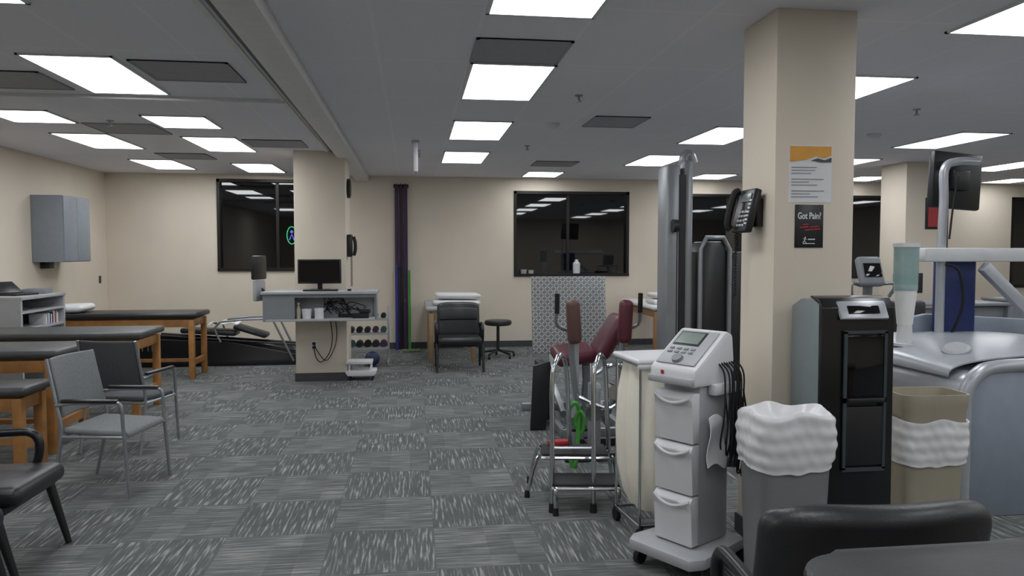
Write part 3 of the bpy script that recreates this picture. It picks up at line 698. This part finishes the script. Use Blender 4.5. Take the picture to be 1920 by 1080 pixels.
# cable machine
o=thing('cable_machine','tall gray cable machine with black shrouded weight stacks','exercise machine',(2.10,5.75,0))
part(o,'tower',G().bx(-.14,-.03,-.12,.12,.05,2.38,.02).bx(.0,.085,-.10,.14,.05,2.42,.03),m_tow)
part(o,'guide_slot',G().bx(-.04,.01,-.125,-.05,.1,2.3),m_dark)
part(o,'top_cap',G().tube([(.04,.0,2.36),(.04,.0,2.44),(.08,.0,2.47),(.11,.0,2.40)],.045,10,4),m_tow)
part(o,'weight_shroud',G().prism([(.14,.05),(.36,.05),(.36,1.70),(.31,1.78),(.19,1.78),(.14,1.70)],'y',-.12,.18,.01),m_blackp)
part(o,'shroud_frame',G().tube([(.13,-.13,.05),(.13,-.13,1.72),(.18,-.13,1.81),(.32,-.13,1.81),(.37,-.13,1.72),(.37,-.13,.05)],.02,8),m_steel)
part(o,'second_shroud',G().prism([(.41,.05),(.58,.05),(.58,1.62),(.54,1.70),(.45,1.70),(.41,1.62)],'y',-.05,.28,.01),m_dark)
part(o,'base',G().bx(-.2,.65,-.2,.3,0,.06,.015),m_dark)
part(o,'pulley',G().cyl((-.11,-.16,1.9),(-.07,-.16,1.9),.05,n=20),m_dark)
part(o,'pulley',G().cyl((-.11,-.16,.9),(-.07,-.16,.9),.05,n=20),m_dark)
part(o,'cable',G().cyl((-.09,-.21,.9),(-.09,-.21,1.9),.004,n=6),m_rub)
# air treadmill
o=thing('enclosed_treadmill','large silver enclosed treadmill with rounded blue-gray side panel','treadmill',(4.3,5.3,0))
def rr(x0,x1,z0,z1,r,n=8):
    p=[(x0,z0),(x1,z0)]
    for i in range(n+1): a=pi/2*i/n; p.append((x1-r+r*math.cos(a),z1-r+r*math.sin(a)))
    for i in range(n+1): a=pi/2+pi/2*i/n; p.append((x0+r+r*math.cos(a),z1-r+r*math.sin(a)))
    return p
part(o,'side_panel',G().prism(rr(-.80,.95,0,.93,.16),'y',-1.02,-.97,.008),m_panel)
fr=[(-.83,-1.0,.0),(-.83,-1.0,.6),(-.82,-1.0,.80),(-.74,-1.0,.92),(-.6,-1.0,.965),(-.2,-1.0,.975),(.5,-1.0,.975),(.98,-1.0,.97)]
part(o,'frame_rail',G().tube(fr,.045,12,5),m_sil)
part(o,'body',G().prism(rr(-.75,.95,.05,.90,.15),'y',-.96,.9,.01),m_sil)
def hood(u,v):
    a=pi*u; x=-.85*math.cos(a)+.1; z=.86+.19*math.sin(a)**.7*(.55+.45*math.sin(pi*min(1,max(0,v*.9+.1)))); return (x,-.75+1.65*v,z)
part(o,'hood',G().sheet(hood,24,14,.01),m_sil)
part(o,'rear_panel',G().prism([(-.25,.95),(1.0,.95),(1.0,1.12),(-.05,1.18),(-.25,1.14)],'y',.42,.48,.01),m_panel)
part(o,'control_dial',G().lathe([(.001,.0),(.09,0),(.09,.015),(.07,.03),(.05,.02),(.001,.025)],(0,0,0),n=28),m_lgray,None,(-.50,-.5,1.005),(math.radians(12),math.radians(-18),0))
part(o,'upright_post',G().tube([(-.10,.2,.9),(-.10,.2,1.7),(-.09,.2,2.1),(-.09,.2,2.36),(.02,.2,2.42),(.2,.2,2.42)],.034,10,5),m_sil)
part(o,'cross_bar',G().bx(-.30,1.1,.12,.22,1.62,1.73,.02),m_whitem)
part(o,'support_strut',G().box(.62,.1,1.2,.09,.07,1.15,.01,(0,math.radians(-48),0)),m_sil)
part(o,'side_bolster',G().bx(-.06,.26,.24,.36,1.03,1.66,.03,3),m_blue)
mo=part(o,'monitor',G().box(0,0,0,.50,.06,.46,.02),m_blackp,'black back of a flat monitor',(.11,.34,2.28),(0,math.radians(3),math.radians(8)))
part(mo,'mount_plate',G().box(0,-.05,0,.16,.05,.16,.01),m_dark)
part(o,'cable',G().tube([(-.10,.15,1.6),(-.02,.1,1.55),(.04,.12,1.3),(.0,.15,1.1),(-.02,.2,1.0)],.012,8,5),m_rub)
part(o,'cable',G().tube([(.0,.16,2.3),(-.05,.14,2.1),(-.08,.14,1.8)],.008,6,5),m_rub)
o=thing('cup_dispenser','clear aqua plastic tube standing on the treadmill hood','dispenser',(3.72,5.25,.985))
part(o,'stand',G().cyl((0,0,0),(0,0,.02),.10,n=24).cyl((0,0,.02),(0,0,.18),.06,.05),m_whitem)
part(o,'tube',G().lathe([(.085,.42),(.088,.75),(.084,.75),(.081,.42)],n=28,caps=False),m_aqua)
part(o,'cup',G().lathe([(.055,.16),(.08,.42),(.082,.46),(.001,.46)],n=24),m_cloth)
part(o,'cap',G().cyl((0,0,.75),(0,0,.78),.095,n=28),m_whitem)
o=thing('exercise_bike','gray exercise bike with console behind the column','exercise bike',(5.0,7.7,0))
part(o,'post',G().tube([(.1,.2,.1),(.05,.1,.8),(.0,.0,1.35)],.05,10,3),m_steel)
part(o,'console',G().box(0,-.03,1.48,.28,.10,.34,.04,(math.radians(-20),0,0),3),m_gray)
part(o,'screen',G().box(0,-.085,1.50,.2,.01,.16,.004,(math.radians(-20),0,0)),m_screen)
part(o,'handlebar',G().tube([(-.22,-.05,1.2),(-.25,-.1,1.35),(0,.05,1.32),(.25,-.1,1.35),(.22,-.05,1.2)],.02,8,4),m_steel)
part(o,'base',G().bx(-.25,.35,-.4,.6,0,.12,.03).bx(-.1,.2,-.1,.4,.12,.6,.06),m_gray)
part(o,'seat',G().box(.0,-.5,.6,.4,.35,.1,.04).box(.0,-.66,.95,.4,.1,.5,.04),m_black)
part(o,'seat_post',G().cyl((0,-.35,.1),(0,-.48,.56),.04),m_steel)
def desk(loc,w,label,mat):
    o=thing('desk',label,'desk',loc)
    part(o,'desk_top',G().box(0,0,1.04,w,.7,.035,.006),mat)
    for sx in(-1,1): part(o,'side_panel',G().box(sx*(w/2-.03),0,.511,.03,.66,1.022),mat)
    part(o,'front_panel',G().box(0,-.25,.6,w-.06,.02,.8),mat)
desk((6.6,8.8,0),1.7,'gray laminate desk with a computer near the far column',m_gray)
desk((8.9,9.3,0),1.8,'gray laminate desk standing near the far windows',m_gray)
o=thing('computer_monitor','black computer monitor on the far desk','monitor',(6.85,8.8,1.0575))
part(o,'screen_housing',G().box(0,0,.26,.44,.04,.30,.01),m_blackp); part(o,'stand',G().box(0,.03,.08,.05,.03,.16).box(0,0,.008,.2,.18,.016),m_blackp)
o=thing('computer_monitor','small dark monitor next to papers on desk','monitor',(6.3,8.85,1.0575))
part(o,'screen_housing',G().box(0,0,.24,.4,.04,.26,.01),m_dark); part(o,'stand',G().box(0,.03,.08,.05,.03,.16).box(0,0,.008,.2,.18,.016),m_blackp)
for i,(x,m) in enumerate(((8.5,m_bband),(8.75,m_paper),(9.0,m_dark))):
    solo('storage_box','small box standing on the far gray desk','box',G().box(0,0,.08,.17,.2,.16,.01),m,(x,9.2,1.0575),group='boxes on the far desk')
o=thing('picture_frame','dark framed red picture hanging on the column','picture',(7.58,10.095,2.26))
part(o,'frame',G().box(0,0,0,.28,.02,.46,.004),m_dark); part(o,'print',G().box(0,-.012,0,.21,.004,.39),m_red)
o=thing('open_sign','small round colored sign hung in the dark window','sign',(-2.07,13.22,1.98))
part(o,'ring',G().tube([(.08*math.cos(a*pi/8),0,.15*math.sin(a*pi/8)) for a in range(16)],.008,6,0,True),EM('green_neon',(60,180,120),.6))
part(o,'figure',G().tube([(-.04,0,-.08),(.0,0,.02),(.04,0,-.08)],.010,6).sph((0,0,.06),.025),EM('blue_neon',(90,110,210),.6))
w=bpy.data.worlds.new('night'); bpy.context.scene.world=w; w.use_nodes=True
w.node_tree.nodes['Background'].inputs[0].default_value=(.01,.012,.02,1); w.node_tree.nodes['Background'].inputs[1].default_value=.3
F=1400.0; H=1.7
yaw=math.radians(7.5); pit=math.atan(68/F)
cam=bpy.data.cameras.new('camera'); cob=bpy.data.objects.new('camera',cam); C.objects.link(cob)
cam.sensor_width=36; cam.lens=F/1920*36; cam.clip_start=.05
cob.location=(0,0,H); cob.rotation_euler=(pi/2-pit,0,-yaw)
bpy.context.scene.camera=cob
